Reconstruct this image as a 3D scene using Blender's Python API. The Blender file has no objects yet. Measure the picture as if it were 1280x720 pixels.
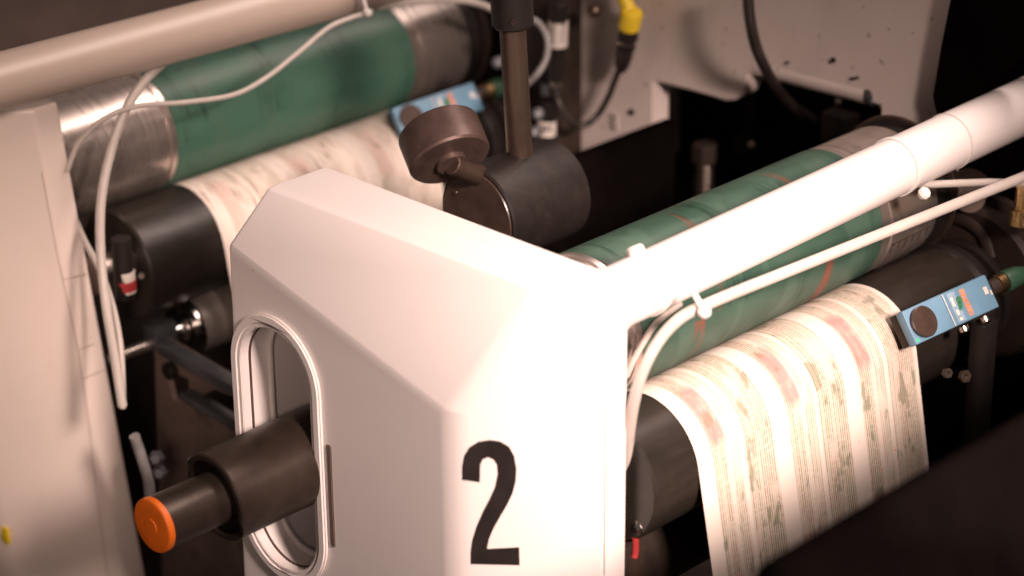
import bpy, bmesh, math, random
from mathutils import Vector, Matrix
from mathutils.geometry import tessellate_polygon
random.seed(7)
S = bpy.context.scene
COL = S.collection

# ------------------------------------------------------------------ camera, light, exposure
F_PX = 3102.3
YAW, PITCH, ROLL = (math.radians(a) for a in (45.15788, 24.21014, -0.62290))
fwd = Vector((math.sin(YAW)*math.cos(PITCH), math.cos(YAW)*math.cos(PITCH), -math.sin(PITCH)))
r0 = Vector((math.cos(YAW), -math.sin(YAW), 0)); u0 = r0.cross(fwd)
RGT = r0*math.cos(ROLL) + u0*math.sin(ROLL); UPV = RGT.cross(fwd)
CAM = Vector((-1.0444, -1.0979, 1.7767))
cd = bpy.data.cameras.new('camera'); cam = bpy.data.objects.new('camera', cd); COL.objects.link(cam)
M = Matrix.Identity(4)
for i in range(3):
    M[i][0], M[i][1], M[i][2], M[i][3] = RGT[i], UPV[i], -fwd[i], CAM[i]
cam.matrix_world = M
cd.sensor_width = 36; cd.lens = F_PX/1280*36; cd.clip_start = .02; cd.clip_end = 60
cd.dof.use_dof = True; cd.dof.focus_distance = 1.86; cd.dof.aperture_fstop = 3.5
S.camera = cam

def world_light():
    w = bpy.data.worlds.new('World'); S.world = w; w.use_nodes = True
    w.node_tree.nodes['Background'].inputs[0].default_value = (1.0, .74, .66, 1)
    w.node_tree.nodes['Background'].inputs[1].default_value = .085
world_light()
def aim(o, p, t): 
    o.location = p; o.rotation_euler = (Vector(t)-Vector(p)).to_track_quat('-Z', 'Y').to_euler()
def spot(name, p, t, energy, cone, blend, radius, colr):
    l = bpy.data.lights.new(name, 'SPOT'); l.energy = energy; l.spot_size = math.radians(cone); l.spot_blend = blend
    l.shadow_soft_size = radius; l.color = colr
    o = bpy.data.objects.new(name, l); COL.objects.link(o); aim(o, p, t); return o
def area(name, p, t, energy, sx, sy, colr):
    l = bpy.data.lights.new(name, 'AREA'); l.energy = energy; l.shape = 'RECTANGLE'; l.size = sx; l.size_y = sy; l.color = colr
    o = bpy.data.objects.new(name, l); COL.objects.link(o); aim(o, p, t); return o
spot('work_lamp', (-.35, -1.55, 2.02), (.20, -.05, 1.00), 590, 22.5, 1.0, .18, (1.0, .75, .655))
spot('left_fill_spot', (-1.30, -.95, 1.75), (-.06, .50, .97), 190, 14.5, 1.0, .2, (1.0, .73, .61))  # added fill that brightens the left housing, no visible source there
area('steel_reflection_area', (1.05, -.02, 2.25), (.5, .35, 1.0), 26, 1.7, .42, (1.0, .78, .70))  # added area light giving the steel bands something to reflect
S.view_settings.view_transform = 'Standard'; S.view_settings.look = 'None'
S.view_settings.exposure = 0; S.view_settings.gamma = 1; S.view_settings.use_curve_mapping = False
S.render.engine = 'CYCLES'

# ------------------------------------------------------------------ measuring helpers (photo pixel + known plane -> point)
def ray(x, y): return fwd + RGT*((x-640)/F_PX) - UPV*((y-360)/F_PX)
def on(ax, val, x, y):
    d = ray(x, y); i = 'XYZ'.index(ax); return CAM + d*((val-CAM[i])/d[i])
def dep(x, y, t): return CAM + ray(x, y)*t

# ------------------------------------------------------------------ materials
def nodes(name):
    m = bpy.data.materials.new(name); m.use_nodes = True
    nt = m.node_tree; b = nt.nodes['Principled BSDF']; return m, nt, b
def lk(nt, a, b): nt.links.new(a, b)
def N(nt, t, **kw):
    n = nt.nodes.new(t)
    for k, v in kw.items(): setattr(n, k, v)
    return n
def math_(nt, op, a, b=None, c=None, clamp=False):
    n = N(nt, 'ShaderNodeMath', operation=op, use_clamp=clamp)
    for i, v in enumerate((a, b, c)):
        if v is None: continue
        if isinstance(v, (int, float)): n.inputs[i].default_value = v
        else: lk(nt, v, n.inputs[i])
    return n.outputs[0]
def mix(nt, f, a, b, mode='MIX'):
    n = N(nt, 'ShaderNodeMix', data_type='RGBA', blend_type=mode)
    for s, v in ((n.inputs['Factor'], f), (n.inputs[6], a), (n.inputs[7], b)):
        if isinstance(v, (int, float)): s.default_value = v
        elif isinstance(v, tuple): s.default_value = (*v, 1) if len(v) == 3 else v
        else: lk(nt, v, s)
    return n.outputs[2]
def ramp(nt, fac, stops, interp='LINEAR'):
    n = N(nt, 'ShaderNodeValToRGB'); n.color_ramp.interpolation = interp
    e = n.color_ramp.elements
    while len(e) < len(stops): e.new(.5)
    for el, (p, c) in zip(e, stops):
        el.position = p; el.color = (c, c, c, 1) if isinstance(c, (int, float)) else (*c, 1)
    lk(nt, fac, n.inputs[0]); return n.outputs[0]
def noise(nt, vec, scale, detail=3, rough=.55, dist=0):
    n = N(nt, 'ShaderNodeTexNoise'); n.inputs['Scale'].default_value = scale; n.inputs['Detail'].default_value = detail
    n.inputs['Roughness'].default_value = rough; n.inputs['Distortion'].default_value = dist
    if vec is not None: lk(nt, vec, n.inputs['Vector'])
    return n.outputs[0]
def mapping(nt, vec, scale):
    n = N(nt, 'ShaderNodeMapping'); n.inputs['Scale'].default_value = scale; lk(nt, vec, n.inputs['Vector']); return n.outputs[0]
def bump(nt, b, h, strength=.2, dist=.0005):
    n = N(nt, 'ShaderNodeBump'); n.inputs['Strength'].default_value = strength; n.inputs['Distance'].default_value = dist
    lk(nt, h, n.inputs['Height']); lk(nt, n.outputs[0], b.inputs['Normal'])
def setb(b, **kw):
    names = dict(rough='Roughness', metal='Metallic', coat='Coat Weight', trans='Transmission Weight', spec='Specular IOR Level', sss='Subsurface Weight')
    for k, v in kw.items(): b.inputs[names[k]].default_value = v

def mat_simple(name, colr, rough=.5, metal=0, var=.25, scale=18, spec=.5, grime=None, stretch=(1, 1, 1), relief=.15):
    m, nt, b = nodes(name); g = N(nt, 'ShaderNodeNewGeometry').outputs['Position']
    g = mapping(nt, g, stretch)
    n = noise(nt, g, scale, 5); n2 = noise(nt, g, scale*9, 3)
    f = ramp(nt, n, [(.35, 0.), (.65, 1.)])
    dark = tuple(c*(1-var) for c in colr); lite = tuple(min(1, c*(1+var*.5)) for c in colr)
    c = mix(nt, f, dark, lite)
    if grime:
        f2 = ramp(nt, noise(nt, g, scale*1.7, 6, .7), [(.52, 0.), (.7, .75)]); c = mix(nt, f2, c, grime)
    lk(nt, c, b.inputs['Base Color'])
    lk(nt, math_(nt, 'ADD', math_(nt, 'MULTIPLY', n2, .25), rough-.12, clamp=True), b.inputs['Roughness'])
    setb(b, metal=metal, spec=spec); bump(nt, b, n2, relief, .0004)
    return m

def mat_paint(name, colr, dirt=.3, specks=.64):
    m, nt, b = nodes(name); g = N(nt, 'ShaderNodeNewGeometry').outputs['Position']
    big = ramp(nt, noise(nt, g, 7, 4), [(.3, 0.), (.75, 1.)])
    c = mix(nt, big, colr, tuple(k*(1-dirt*.25) for k in colr))
    sp = ramp(nt, noise(nt, g, 95, 2, .5), [(specks+.09, 0.), (specks+.11, 1.)])
    c = mix(nt, math_(nt, 'MULTIPLY', sp, .6), c, (.25, .16, .12))
    smear = ramp(nt, noise(nt, mapping(nt, g, (1, 1, .25)), 30, 6, .7), [(.55, 0.), (.78, .5)])
    c = mix(nt, math_(nt, 'MULTIPLY', smear, dirt), c, (.36, .24, .18))
    lk(nt, c, b.inputs['Base Color'])
    n2 = noise(nt, g, 420, 2)
    lk(nt, math_(nt, 'ADD', math_(nt, 'MULTIPLY', smear, .25), .36), b.inputs['Roughness'])
    bump(nt, b, n2, .08, .0003)
    return m

def mat_blanket(name, stains):
    m, nt, b = nodes(name); uv = N(nt, 'ShaderNodeUVMap', uv_map='UVMap').outputs[0]
    sx = N(nt, 'ShaderNodeSeparateXYZ'); lk(nt, uv, sx.inputs[0]); u, v = sx.outputs[0], sx.outputs[1]
    base = (.026, .062, .044); pale = (.052, .100, .074); deep = (.011, .032, .022)
    n = noise(nt, mapping(nt, uv, (14, 30, 1)), 1.0, 4)
    c = mix(nt, ramp(nt, n, [(.3, 0.), (.7, 1.)]), base, pale)
    if not stains: c = mix(nt, .40, c, (.065, .185, .130))
    # ghost print: fine rings in columns, broken up round the cylinder
    ring = noise(nt, mapping(nt, uv, (420, 9, 1)), 1.0, 2)
    colm = math_(nt, 'SINE', math_(nt, 'MULTIPLY', u, 72.0))
    colm = ramp(nt, colm, [(.25, 0.), (.5, 1.)])
    brk = ramp(nt, noise(nt, mapping(nt, uv, (20, 26, 1)), 1.0, 2), [(.44, 0.), (.54, 1.)])
    g = math_(nt, 'MULTIPLY', math_(nt, 'MULTIPLY', ramp(nt, ring, [(.5, 0.), (.62, 1.)]), colm), brk)
    c = mix(nt, math_(nt, 'MULTIPLY', g, .8), c, deep)
    blk = ramp(nt, noise(nt, mapping(nt, uv, (34, 11, 1)), 1.0, 1), [(.55, 0.), (.57, .4)])
    c = mix(nt, blk, c, (.068, .122, .092))
    if stains:
        st = noise(nt, mapping(nt, uv, (26, 5, 1)), 1.0, 3, .6, .4)
        c = mix(nt, ramp(nt, st, [(.6, 0.), (.68, .75)]), c, (.20, .045, .03))
    lk(nt, c, b.inputs['Base Color']); setb(b, rough=.42, spec=.35)
    lk(nt, math_(nt, 'ADD', math_(nt, 'MULTIPLY', n, .3), .28), b.inputs['Roughness'])
    bump(nt, b, ring, .10, .0004)
    return m

def mat_paper(name, faint):
    """newsprint: columns of fine rules running round the roller, pink and grey picture blocks between them"""
    m, nt, b = nodes(name); uv = N(nt, 'ShaderNodeUVMap', uv_map='UVMap').outputs[0]
    sx = N(nt, 'ShaderNodeSeparateXYZ'); lk(nt, uv, sx.inputs[0]); u, v = sx.outputs[0], sx.outputs[1]
    W = .264
    rep = math_(nt, 'FRACT', math_(nt, 'ADD', math_(nt, 'DIVIDE', u, W*.325), -.17))     # three pages across
    lane = ramp(nt, rep, [(0., 0.), (.02, 1.), (.17, 1.), (.19, .35), (.23, .35), (.25, .8), (.36, .8), (.38, .1), (.42, .1), (.44, 1.), (.79, 1.), (.82, 0.), (1., 0.)])
    fine = math_(nt, 'ADD', math_(nt, 'MULTIPLY', math_(nt, 'SINE', math_(nt, 'MULTIPLY', u, 2*math.pi/.0023)), .5), .5)
    fine = ramp(nt, fine, [(.30, 0.), (.62, 1.)])
    drop = noise(nt, mapping(nt, uv, (330, 7, 1)), 1.0, 2)
    blockv = noise(nt, mapping(nt, uv, (60, 24, 1)), 1.0, 1)
    rules = math_(nt, 'MULTIPLY', math_(nt, 'MULTIPLY', fine, lane), ramp(nt, drop, [(.34, .25), (.52, 1.)]))
    rules = math_(nt, 'MULTIPLY', rules, ramp(nt, blockv, [(.34, .25), (.42, 1.)]))
    rows = noise(nt, mapping(nt, uv, (170, 420, 1)), 1.0, 1)
    rules = math_(nt, 'MULTIPLY', rules, ramp(nt, rows, [(.36, .55), (.52, 1.)]))
    paper = mix(nt, noise(nt, uv, 25, 3), (.68, .605, .55), (.61, .54, .48))
    ink = mix(nt, ramp(nt, noise(nt, mapping(nt, uv, (90, 10, 1)), 1., 2), [(.42, 0.), (.58, 1.)]), (.24, .14, .08), (.17, .18, .08))
    c = mix(nt, math_(nt, 'MULTIPLY', lane, .6 if not faint else .12), paper, (.50, .43, .36))
    c = mix(nt, math_(nt, 'MULTIPLY', rules, .80 if not faint else .55), c, ink)
    # picture blocks
    pic = ramp(nt, rep, [(0., .0), (.05, 1.), (.20, 1.), (.24, 0.), (1., 0.)])
    vm = ramp(nt, math_(nt, 'FRACT', math_(nt, 'ADD', math_(nt, 'DIVIDE', v, .155), -.27)), [(0., 0.), (.28, 0.), (.34, 1.), (.60, 1.), (.66, 0.), (1., 0.)])
    blotch = ramp(nt, noise(nt, mapping(nt, uv, (150, 60, 1)), 1., 4, .65), [(.30, .45), (.52, 1.)])
    pm = math_(nt, 'MULTIPLY', math_(nt, 'MULTIPLY', pic, vm), blotch)
    c = mix(nt, math_(nt, 'MULTIPLY', pm, .85 if not faint else .2), c, (.56, .19, .18))
    gm = ramp(nt, noise(nt, mapping(nt, uv, (60, 26, 1)), 1.0, 3, .6), [(.58, 0.), (.64, 1.)])
    gm = math_(nt, 'MULTIPLY', gm, lane)
    c = mix(nt, math_(nt, 'MULTIPLY', gm, .62 if not faint else .08), c, (.12, .14, .09))
    if faint:
        sm = noise(nt, mapping(nt, uv, (330, 30, 1)), 1.0, 2, .5, .5)
        pt = ramp(nt, noise(nt, mapping(nt, uv, (30, 30, 1)), 1.0, 2), [(.45, 0.), (.55, 1.)])
        c = mix(nt, math_(nt, 'MULTIPLY', math_(nt, 'MULTIPLY', ramp(nt, sm, [(.55, 0.), (.63, 1.)]), pt), .85), c, (.20, .15, .11))
    red = ramp(nt, noise(nt, mapping(nt, uv, (100, 80, 1)), 1.7, 2), [(.72, 0.), (.74, 1.)])
    c = mix(nt, math_(nt, 'MULTIPLY', red, .7), c, (.75, .12, .08))
    lk(nt, c, b.inputs['Base Color']); setb(b, rough=.75, spec=.2)
    bump(nt, b, noise(nt, mapping(nt, uv, (40, 8, 1)), 1.0, 3), .35, .0012)
    return m

def mat_steel(name, colr, rough, ring=600):
    m, nt, b = nodes(name); uv = N(nt, 'ShaderNodeUVMap', uv_map='UVMap').outputs[0]
    r = noise(nt, mapping(nt, uv, (ring, 6, 1)), 1.0, 3)
    g = noise(nt, N(nt, 'ShaderNodeNewGeometry').outputs['Position'], 35, 5, .65)
    c = mix(nt, ramp(nt, g, [(.4, 0.), (.7, 1.)]), colr, tuple(k*.75 for k in colr))
    c = mix(nt, ramp(nt, g, [(.68, 0.), (.78, .4)]), c, (.16, .10, .075))
    lk(nt, c, b.inputs['Base Color']); setb(b, metal=.88 if name == 'bearer_steel' else 1.)
    lk(nt, math_(nt, 'ADD', math_(nt, 'MULTIPLY', r, .25), rough-.1), b.inputs['Roughness'])
    bump(nt, b, r, .12, .0002); return m

def mat_tube(name, colr):
    m, nt, b = nodes(name); g = N(nt, 'ShaderNodeNewGeometry').outputs['Position']
    c = mix(nt, noise(nt, g, 40, 3), colr, tuple(k*.75 for k in colr)); lk(nt, c, b.inputs['Base Color'])
    setb(b, rough=.33, trans=.35, sss=0.0); b.inputs['IOR'].default_value = 1.35
    return m

MT = dict(
    white=mat_paint('white_enamel', (.80, .745, .725), .12, .70),
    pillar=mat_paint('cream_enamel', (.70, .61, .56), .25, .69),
    wallp=mat_paint('grey_enamel', (.72, .63, .59), .6, .60),
    blanketR=mat_blanket('green_rubber_stained', True), blanketL=mat_blanket('green_rubber', False),
    paper=mat_paper('printed_newsprint', False), paperL=mat_paper('lightly_printed_newsprint', True),
    steel=mat_steel('brushed_steel', (.55, .48, .43), .30), chrome=mat_steel('polished_steel', (.7, .66, .64), .15, 200),
    bearer=mat_steel('bearer_steel', (.68, .60, .55), .27, 300),
    black=mat_simple('black_oxide', (.014, .011, .010), .46, 0, .3, 25, .3, (.022, .017, .014)),
    roller=mat_simple('black_roller_rubber', (.020, .016, .013), .36, .0, .35, 14, .45, (.036, .028, .022), (.3, 1, 1)),
    bronze=mat_simple('bronze_anodised', (.055, .040, .032), .38, .55, .25, 40, .5),
    knurl=mat_simple('brown_anodised', (.10, .066, .058), .42, .5, .25, 60, .5),
    rod=mat_simple('dull_rod_steel', (.13, .09, .07), .34, .75, .3, 60, .5, None, (1, 1, .15)),
    void=mat_simple('flat_black', (.0040, .0029, .0026), 1.0, 0, .4, 12, .0),  # even near-black without sheen, for dark gaps and black parts
    dark=mat_simple('dark_brown_steel', (.030, .020, .015), .55, .1, .5, 15, .35, (.05, .03, .02)),
    greybr=mat_simple('grey_brown_plate', (.17, .125, .105), .5, .2, .3, 18, .4, (.05, .035, .03)),
    blue=mat_simple('blue_plastic', (.125, .25, .36), .45, 0, .12, 30),
    greysteel=mat_simple('grey_blue_steel', (.075, .078, .085), .4, .3, .3, 30),
    lens=mat_simple('dark_lens', (.05, .032, .025), .3, 0, .3, 60),
    tube=mat_tube('milky_tube', (.74, .68, .63)), tie=mat_simple('white_nylon', (.82, .78, .74), .4, 0, .1, 50),
    orange=mat_simple('orange_plastic', (.85, .17, .012), .45, 0, .15, 60),
    yellow=mat_simple('yellow_plastic', (.80, .58, .03), .4, 0, .15, 60),
    green=mat_simple('green_plastic', (.028, .075, .045), .4, 0, .15, 60),
    brass=mat_simple('brass', (.75, .52, .25), .3, 1., .2, 60),
    cable=mat_simple('black_cable', (.022, .017, .015), .38, 0, .3, 60), hose=mat_simple('grey_hose', (.22, .21, .21), .4, 0, .3, 60),
    label=mat_simple('label_white', (.66, .60, .55), .5, 0, .15, 60), ink=mat_simple('black_vinyl', (.020, .016, .015), .4, 0, .2, 60),
    idler=mat_simple('grey_idler_steel', (.26, .23, .21), .38, .4, .25, 30), recess=mat_simple('blue_black_panel', (.022, .026, .031), .4, 0, .2, 20), barp=mat_paint('dimmed_white_enamel', (.50, .41, .35), .3, .69), seamp=mat_simple('soft_seam', (.34, .25, .21), .6, 0, .2, 60), panel=mat_simple('grey_back_panel', (.09, .068, .06), .6, 0, .3, 10, .2),  # barp: white bar enamel with the corner's low light mixed into its colour
    pale=mat_simple('pale_blue_print', (.22, .32, .40), .5, 0, .2, 60), red=mat_simple('red_print', (.38, .035, .035), .5, 0, .2, 60), seam=mat_simple('seam_shadow_gap', (.10, .06, .045), .7, 0, .2, 60),
    orangeprint=mat_simple('orange_print', (.62, .22, .10), .5, 0, .3, 90), greenprint=mat_simple('green_print', (.03, .16, .07), .5, 0, .3, 90),
)

# ------------------------------------------------------------------ object helpers
def root_loc(o):
    while o.parent: o = o.parent
    return Vector(o.location)
def obj(name, verts, faces, m, parent=None, smooth=35, uvs=None, bevel=0, seg=2):
    """links ONE mesh object; verts are world points, stored relative to the thing it belongs to"""
    off = root_loc(parent) if parent else sum((Vector(v) for v in verts), Vector())/len(verts)
    me = bpy.data.meshes.new(name); me.from_pydata([tuple(Vector(v)-off) for v in verts], [], faces)
    if uvs:
        ul = me.uv_layers.new(name='UVMap')
        for li, l in enumerate(me.loops): ul.data[li].uv = uvs[li]
    if bevel:
        bm = bmesh.new(); bm.from_mesh(me); bmesh.ops.remove_doubles(bm, verts=bm.verts, dist=1e-6)
        bmesh.ops.recalc_face_normals(bm, faces=bm.faces)
        ed = [e for e in bm.edges if len(e.link_faces) == 2 and e.calc_face_angle(0) > .5]
        bmesh.ops.bevel(bm, geom=ed, offset=bevel, segments=seg, affect='EDGES', profile=.5)
        bm.to_mesh(me); bm.free()
    me.materials.append(m)
    for p in me.polygons: p.use_smooth = True
    me.set_sharp_from_angle(angle=math.radians(smooth))
    o = bpy.data.objects.new(name, me); COL.objects.link(o)
    if parent: o.parent = parent
    else: o.location = off
    return o
def thing(name, label, cat, loc, group=None):
    o = bpy.data.objects.new(name, None); COL.objects.link(o); o.location = loc; o.empty_display_size = .02
    o['label'] = label; o['category'] = cat
    if group: o['group'] = group
    return o
def tag(o, label, cat, group=None):
    o['label'] = label; o['category'] = cat
    if group: o['group'] = group
    return o
def frame_of(d):
    d = Vector(d).normalized(); a = Vector((0, 0, 1)) if abs(d.z) < .9 else Vector((1, 0, 0))
    s = d.cross(a).normalized(); return d, s, d.cross(s).normalized()
def lathe(profile, o, d, seg=56, squash=None):
    """profile [(distance along axis, radius)] turned about the axis through o along d"""
    d, s, t = frame_of(d); o = Vector(o); V = []; Fc = []; UV = []
    for (a, r) in profile:
        for k in range(seg):
            w = 2*math.pi*k/seg; V.append(o + d*a + (s*math.cos(w)+t*math.sin(w))*max(r, 1e-5))
    arc = 0; rm = max(r for a, r in profile)
    for i in range(len(profile)-1):
        a0, a1 = profile[i][0], profile[i+1][0]
        for k in range(seg):
            k2 = (k+1) % seg
            Fc.append((i*seg+k, i*seg+k2, (i+1)*seg+k2, (i+1)*seg+k))
            w0, w1 = 2*math.pi*k/seg*rm, 2*math.pi*(k+1)/seg*rm
            UV += [(a0, w0), (a0, w1), (a1, w1), (a1, w0)]
    return V, Fc, UV
def cyl(name, o, d, L, r, m, parent=None, ch=.0008, seg=56, bore=0, bored=.004):
    pr = [(0, 0), (0, r-ch), (ch, r), (L-ch, r), (L, r-ch), (L, 0)]
    if bore: pr = [(bored, 0), (bored, bore), (0, bore), (0, r-ch), (ch, r), (L-ch, r), (L, r-ch), (L, 0)]
    V, Fc, UV = lathe(pr, o, d, seg); return obj(name, V, Fc, m, parent, 30, UV)
def turned(name, profile, o, d, m, parent=None, seg=56):
    V, Fc, UV = lathe(profile, o, d, seg); return obj(name, V, Fc, m, parent, 30, UV)
def box(name, c, ax, dims, m, parent=None, bevel=.0012, seg=2):
    c = Vector(c); A = [Vector(a).normalized()*h/2 for a, h in zip(ax, dims)]
    V = [c+A[0]*i+A[1]*j+A[2]*k for i in (-1, 1) for j in (-1, 1) for k in (-1, 1)]
    Fc = [(0, 1, 3, 2), (4, 6, 7, 5), (0, 4, 5, 1), (2, 3, 7, 6), (0, 2, 6, 4), (1, 5, 7, 3)]
    return obj(name, V, Fc, m, parent, 30, None, bevel, seg)
XYZ = (Vector((1, 0, 0)), Vector((0, 1, 0)), Vector((0, 0, 1)))
def bb(name, lo, hi, m, parent=None, bevel=.0012):
    lo, hi = Vector(lo), Vector(hi); return box(name, (lo+hi)/2, XYZ, hi-lo, m, parent, bevel)
def smooth_path(P, n=10):
    P = [Vector(p) for p in P]; Q = [P[0]*2-P[1]] + P + [P[-1]*2-P[-2]]; out = []
    for i in range(1, len(Q)-2):
        a, b_, c, d = Q[i-1], Q[i], Q[i+1], Q[i+2]
        for k in range(n):
            t = k/n
            out.append(.5*((2*b_)+(c-a)*t+(2*a-5*b_+4*c-d)*t*t+(3*b_-a-3*c+d)*t**3))
    out.append(P[-1]); return out
def tube(name, P, r, m, parent=None, seg=14, n=10, smooth=True):
    P = smooth_path(P, n) if smooth else [Vector(p) for p in P]; V = []; Fc = []; prev = None
    for i, p in enumerate(P):
        d = (P[min(i+1, len(P)-1)]-P[max(i-1, 0)]).normalized()
        if prev is None: _, s, _ = frame_of(d)
        else: s = (prev - d*prev.dot(d)).normalized()
        prev = s; t = d.cross(s)
        for k in range(seg):
            w = 2*math.pi*k/seg; V.append(p+(s*math.cos(w)+t*math.sin(w))*r)
    for i in range(len(P)-1):
        for k in range(seg):
            k2 = (k+1) % seg; Fc.append((i*seg+k, i*seg+k2, (i+1)*seg+k2, (i+1)*seg+k))
    Fc += [tuple(range(seg-1, -1, -1)), tuple((len(P)-1)*seg+k for k in range(seg))]
    return obj(name, V, Fc, m, parent, 50)
def plate(name, outer, holes, n, th, m, parent=None, bevel=0, smooth=30):
    """a flat sheet: outline (3-D points) with holes, thickened by th along n"""
    loops = [outer]+holes; flat = [Vector(p) for l in loops for p in l]; T = tessellate_polygon([[Vector(p) for p in l] for l in loops])
    n = Vector(n).normalized(); k = len(flat); V = flat+[p+n*th for p in flat]
    Fc = [tuple(t) for t in T]+[tuple(i+k for i in reversed(t)) for t in T]; s = 0
    for l in loops:
        for i in range(len(l)):
            j = (i+1) % len(l); Fc.append((s+i, s+j, s+j+k, s+i+k))
        s += len(l)
    o = obj(name, V, Fc, m, parent, smooth)
    bm = bmesh.new(); bm.from_mesh(o.data); bmesh.ops.recalc_face_normals(bm, faces=bm.faces)
    if bevel:
        ed = [e for e in bm.edges if len(e.link_faces) == 2 and e.calc_face_angle(0) > .9]
        bmesh.ops.bevel(bm, geom=ed, offset=bevel, segments=2, affect='EDGES')
    bm.to_mesh(o.data); bm.free()
    for p in o.data.polygons: p.use_smooth = True
    o.data.set_sharp_from_angle(angle=math.radians(smooth)); return o
def text(name, s, size, c, right, up, m, parent, depth=.0002, cond=1.0):
    cu = bpy.data.curves.new(name, 'FONT'); cu.body = s; cu.size = size; cu.align_x = 'CENTER'; cu.align_y = 'CENTER'; cu.extrude = depth
    t = bpy.data.objects.new(name, cu); COL.objects.link(t); bpy.context.view_layer.update()
    me = bpy.data.meshes.new_from_object(t.evaluated_get(bpy.context.evaluated_depsgraph_get())); bpy.data.objects.remove(t)
    right = Vector(right).normalized(); up = Vector(up).normalized(); nn = right.cross(up)
    V = [Vector(c)+right*v.co.x*cond+up*v.co.y+nn*v.co.z for v in me.vertices]
    return obj(name, V, [tuple(p.vertices) for p in me.polygons], m, parent)
def stadium(cy, cz, hw, hh, n=14):
    """upright stadium outline in (y, z)"""
    P = []
    for k in range(n+1):
        a = math.pi*k/n; P.append((cy+hw*math.cos(a), cz+hh-hw+hw*math.sin(a)))
    for k in range(n+1):
        a = math.pi+math.pi*k/n; P.append((cy+hw*math.cos(a), cz-hh+hw+hw*math.sin(a)))
    return P

# ------------------------------------------------------------------ the setting behind and below the machine
fl = obj('floor', [(-3, -3, 0), (4, -3, 0), (4, 5, 0), (-3, 5, 0)], [(0, 1, 2, 3)], MT['dark']); fl['kind'] = 'structure'
bk = bb('background_wall', (1.6, -3, 0), (1.7, 5, 3), MT['void']); bk['kind'] = 'structure'

# ------------------------------------------------------------------ side frame wall
WX = .58
def W_(x, y): return on('X', WX, x, y)
fr = thing('machine_wall', 'pale grey steel side frame at the back with a dark stepped cutout', 'machine frame', (WX, .2, .3))
zt = 1.12
outer = [(WX, .95, zt), (WX, .28, zt), (WX, .28, 1.5), (WX, .006, 1.5), (WX, .006, .3), (WX, .95, .3)]
hp = [(818, 103), (860, 113), (905, 126), (918, 125), (929, 118), (934, 108), (936, 93), (1000, 106), (1100, 133)]
hole = [W_(*p) for p in hp]; hole += [Vector((WX, max(hole[-1].y-.004, .02), .80)), Vector((WX, hole[0].y, .80))]
plate('frame_plate', outer, [hole], (1, 0, 0), .022, MT['wallp'], fr, .0022)
# rolled rail along the upper edge of the cutout
a_, b_ = W_(944, 82)+Vector((.0093, 0, 0)), W_(1084, 119)+Vector((.0093, 0, 0))
tube('edge_rail', [a_+Vector((.0, 0, -.0015)), b_+Vector((0, 0, -.001))], .0105, MT['wallp'], fr, 18, 4)
turned('rail_end', [(0, 0), (0, .0108), (.006, .0112), (.011, .008), (.012, 0)], b_+Vector((0, .003, -.001)), (b_-a_), MT['greysteel'], fr, 24)
for (x, y, r) in ((790, 140, .0028), (1042, 75, .0022), (1066, 98, .0014), (1072, 97, .0013), (985, 78, .0012), (802, 15, .0024)):
    p = W_(x, y); turned('screw', [(0, r*1.2), (.002, r), (.002, r*.5), (.001, r*.45), (.001, 0)], p, (-1, 0, 0), MT['dark'], fr, 14)
p = W_(768, 152); box('rating_label', p+Vector((-.0006, 0, 0)), XYZ, (.001, .010, .017), MT['label'], fr, 0)
for k in range(3):
    box('label_print', p+Vector((-.0014, .001*(k % 2), .005-.005*k)), XYZ, (.0004, .006, .0022), MT['greybr'], fr, 0)

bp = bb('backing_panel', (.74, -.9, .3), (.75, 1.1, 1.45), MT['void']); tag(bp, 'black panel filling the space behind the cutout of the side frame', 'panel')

# dark parts seen through the cutout
adj = thing('adjuster_bolt', 'dark adjuster bolt with coil spring standing inside the frame cutout', 'bolt', on('X', .66, 880, 225))
bx = on('X', .66, 880, 232)
cyl('bolt_head', bx+Vector((0, 0, .025)), (0, 0, 1), .018, .0125, MT['dark'], adj, seg=6)
cyl('bolt_shank', bx+Vector((0, 0, -.03)), (0, 0, 1), .055, .006, MT['steel'], adj, seg=20)
sp = [bx+Vector((math.cos(t*.7)*.0085, math.sin(t*.7)*.0085, -.022+t*.00085)) for t in range(55)]
tube('spring', sp, .0012, MT['steel'], adj, 8, 2)
for i, (x, y, w, h) in enumerate(((835, 150, .012, .07), (990, 165, .02, .05), (1050, 160, .03, .03), (930, 150, .015, .06))):
    q = on('X', .68, x, y); g = box('inner_bracket', q, XYZ, (.02, w, h), MT['void'] if i % 2 else MT['dark'])
    tag(g, ['thin dark bracket at the left edge inside the frame cutout', 'dark block inside the cutout below the middle of the rail',
            'low dark block inside the cutout near the rail end', 'black bracket inside the cutout behind the hanging tab'][i], 'bracket')
for x, y in ((1049, 127), (940, 180)):
    q = on('X', .665, x, y); g = turned('rivet', [(0, 0), (0, .003), (-.002, .0028), (-.003, 0)], q, (1, 0, 0), MT['steel'], None, 12)
    tag(g, 'small bright rivet just below the rail of the cutout' if x > 1000 else 'small bright rivet low inside the dark cutout', 'rivet')

rp = bb('rear_panel', (-.6, .88, .3), (.55, .89, 1.5), MT['panel']); tag(rp, 'dull grey brown panel behind the upper left cross bar', 'panel')
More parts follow.
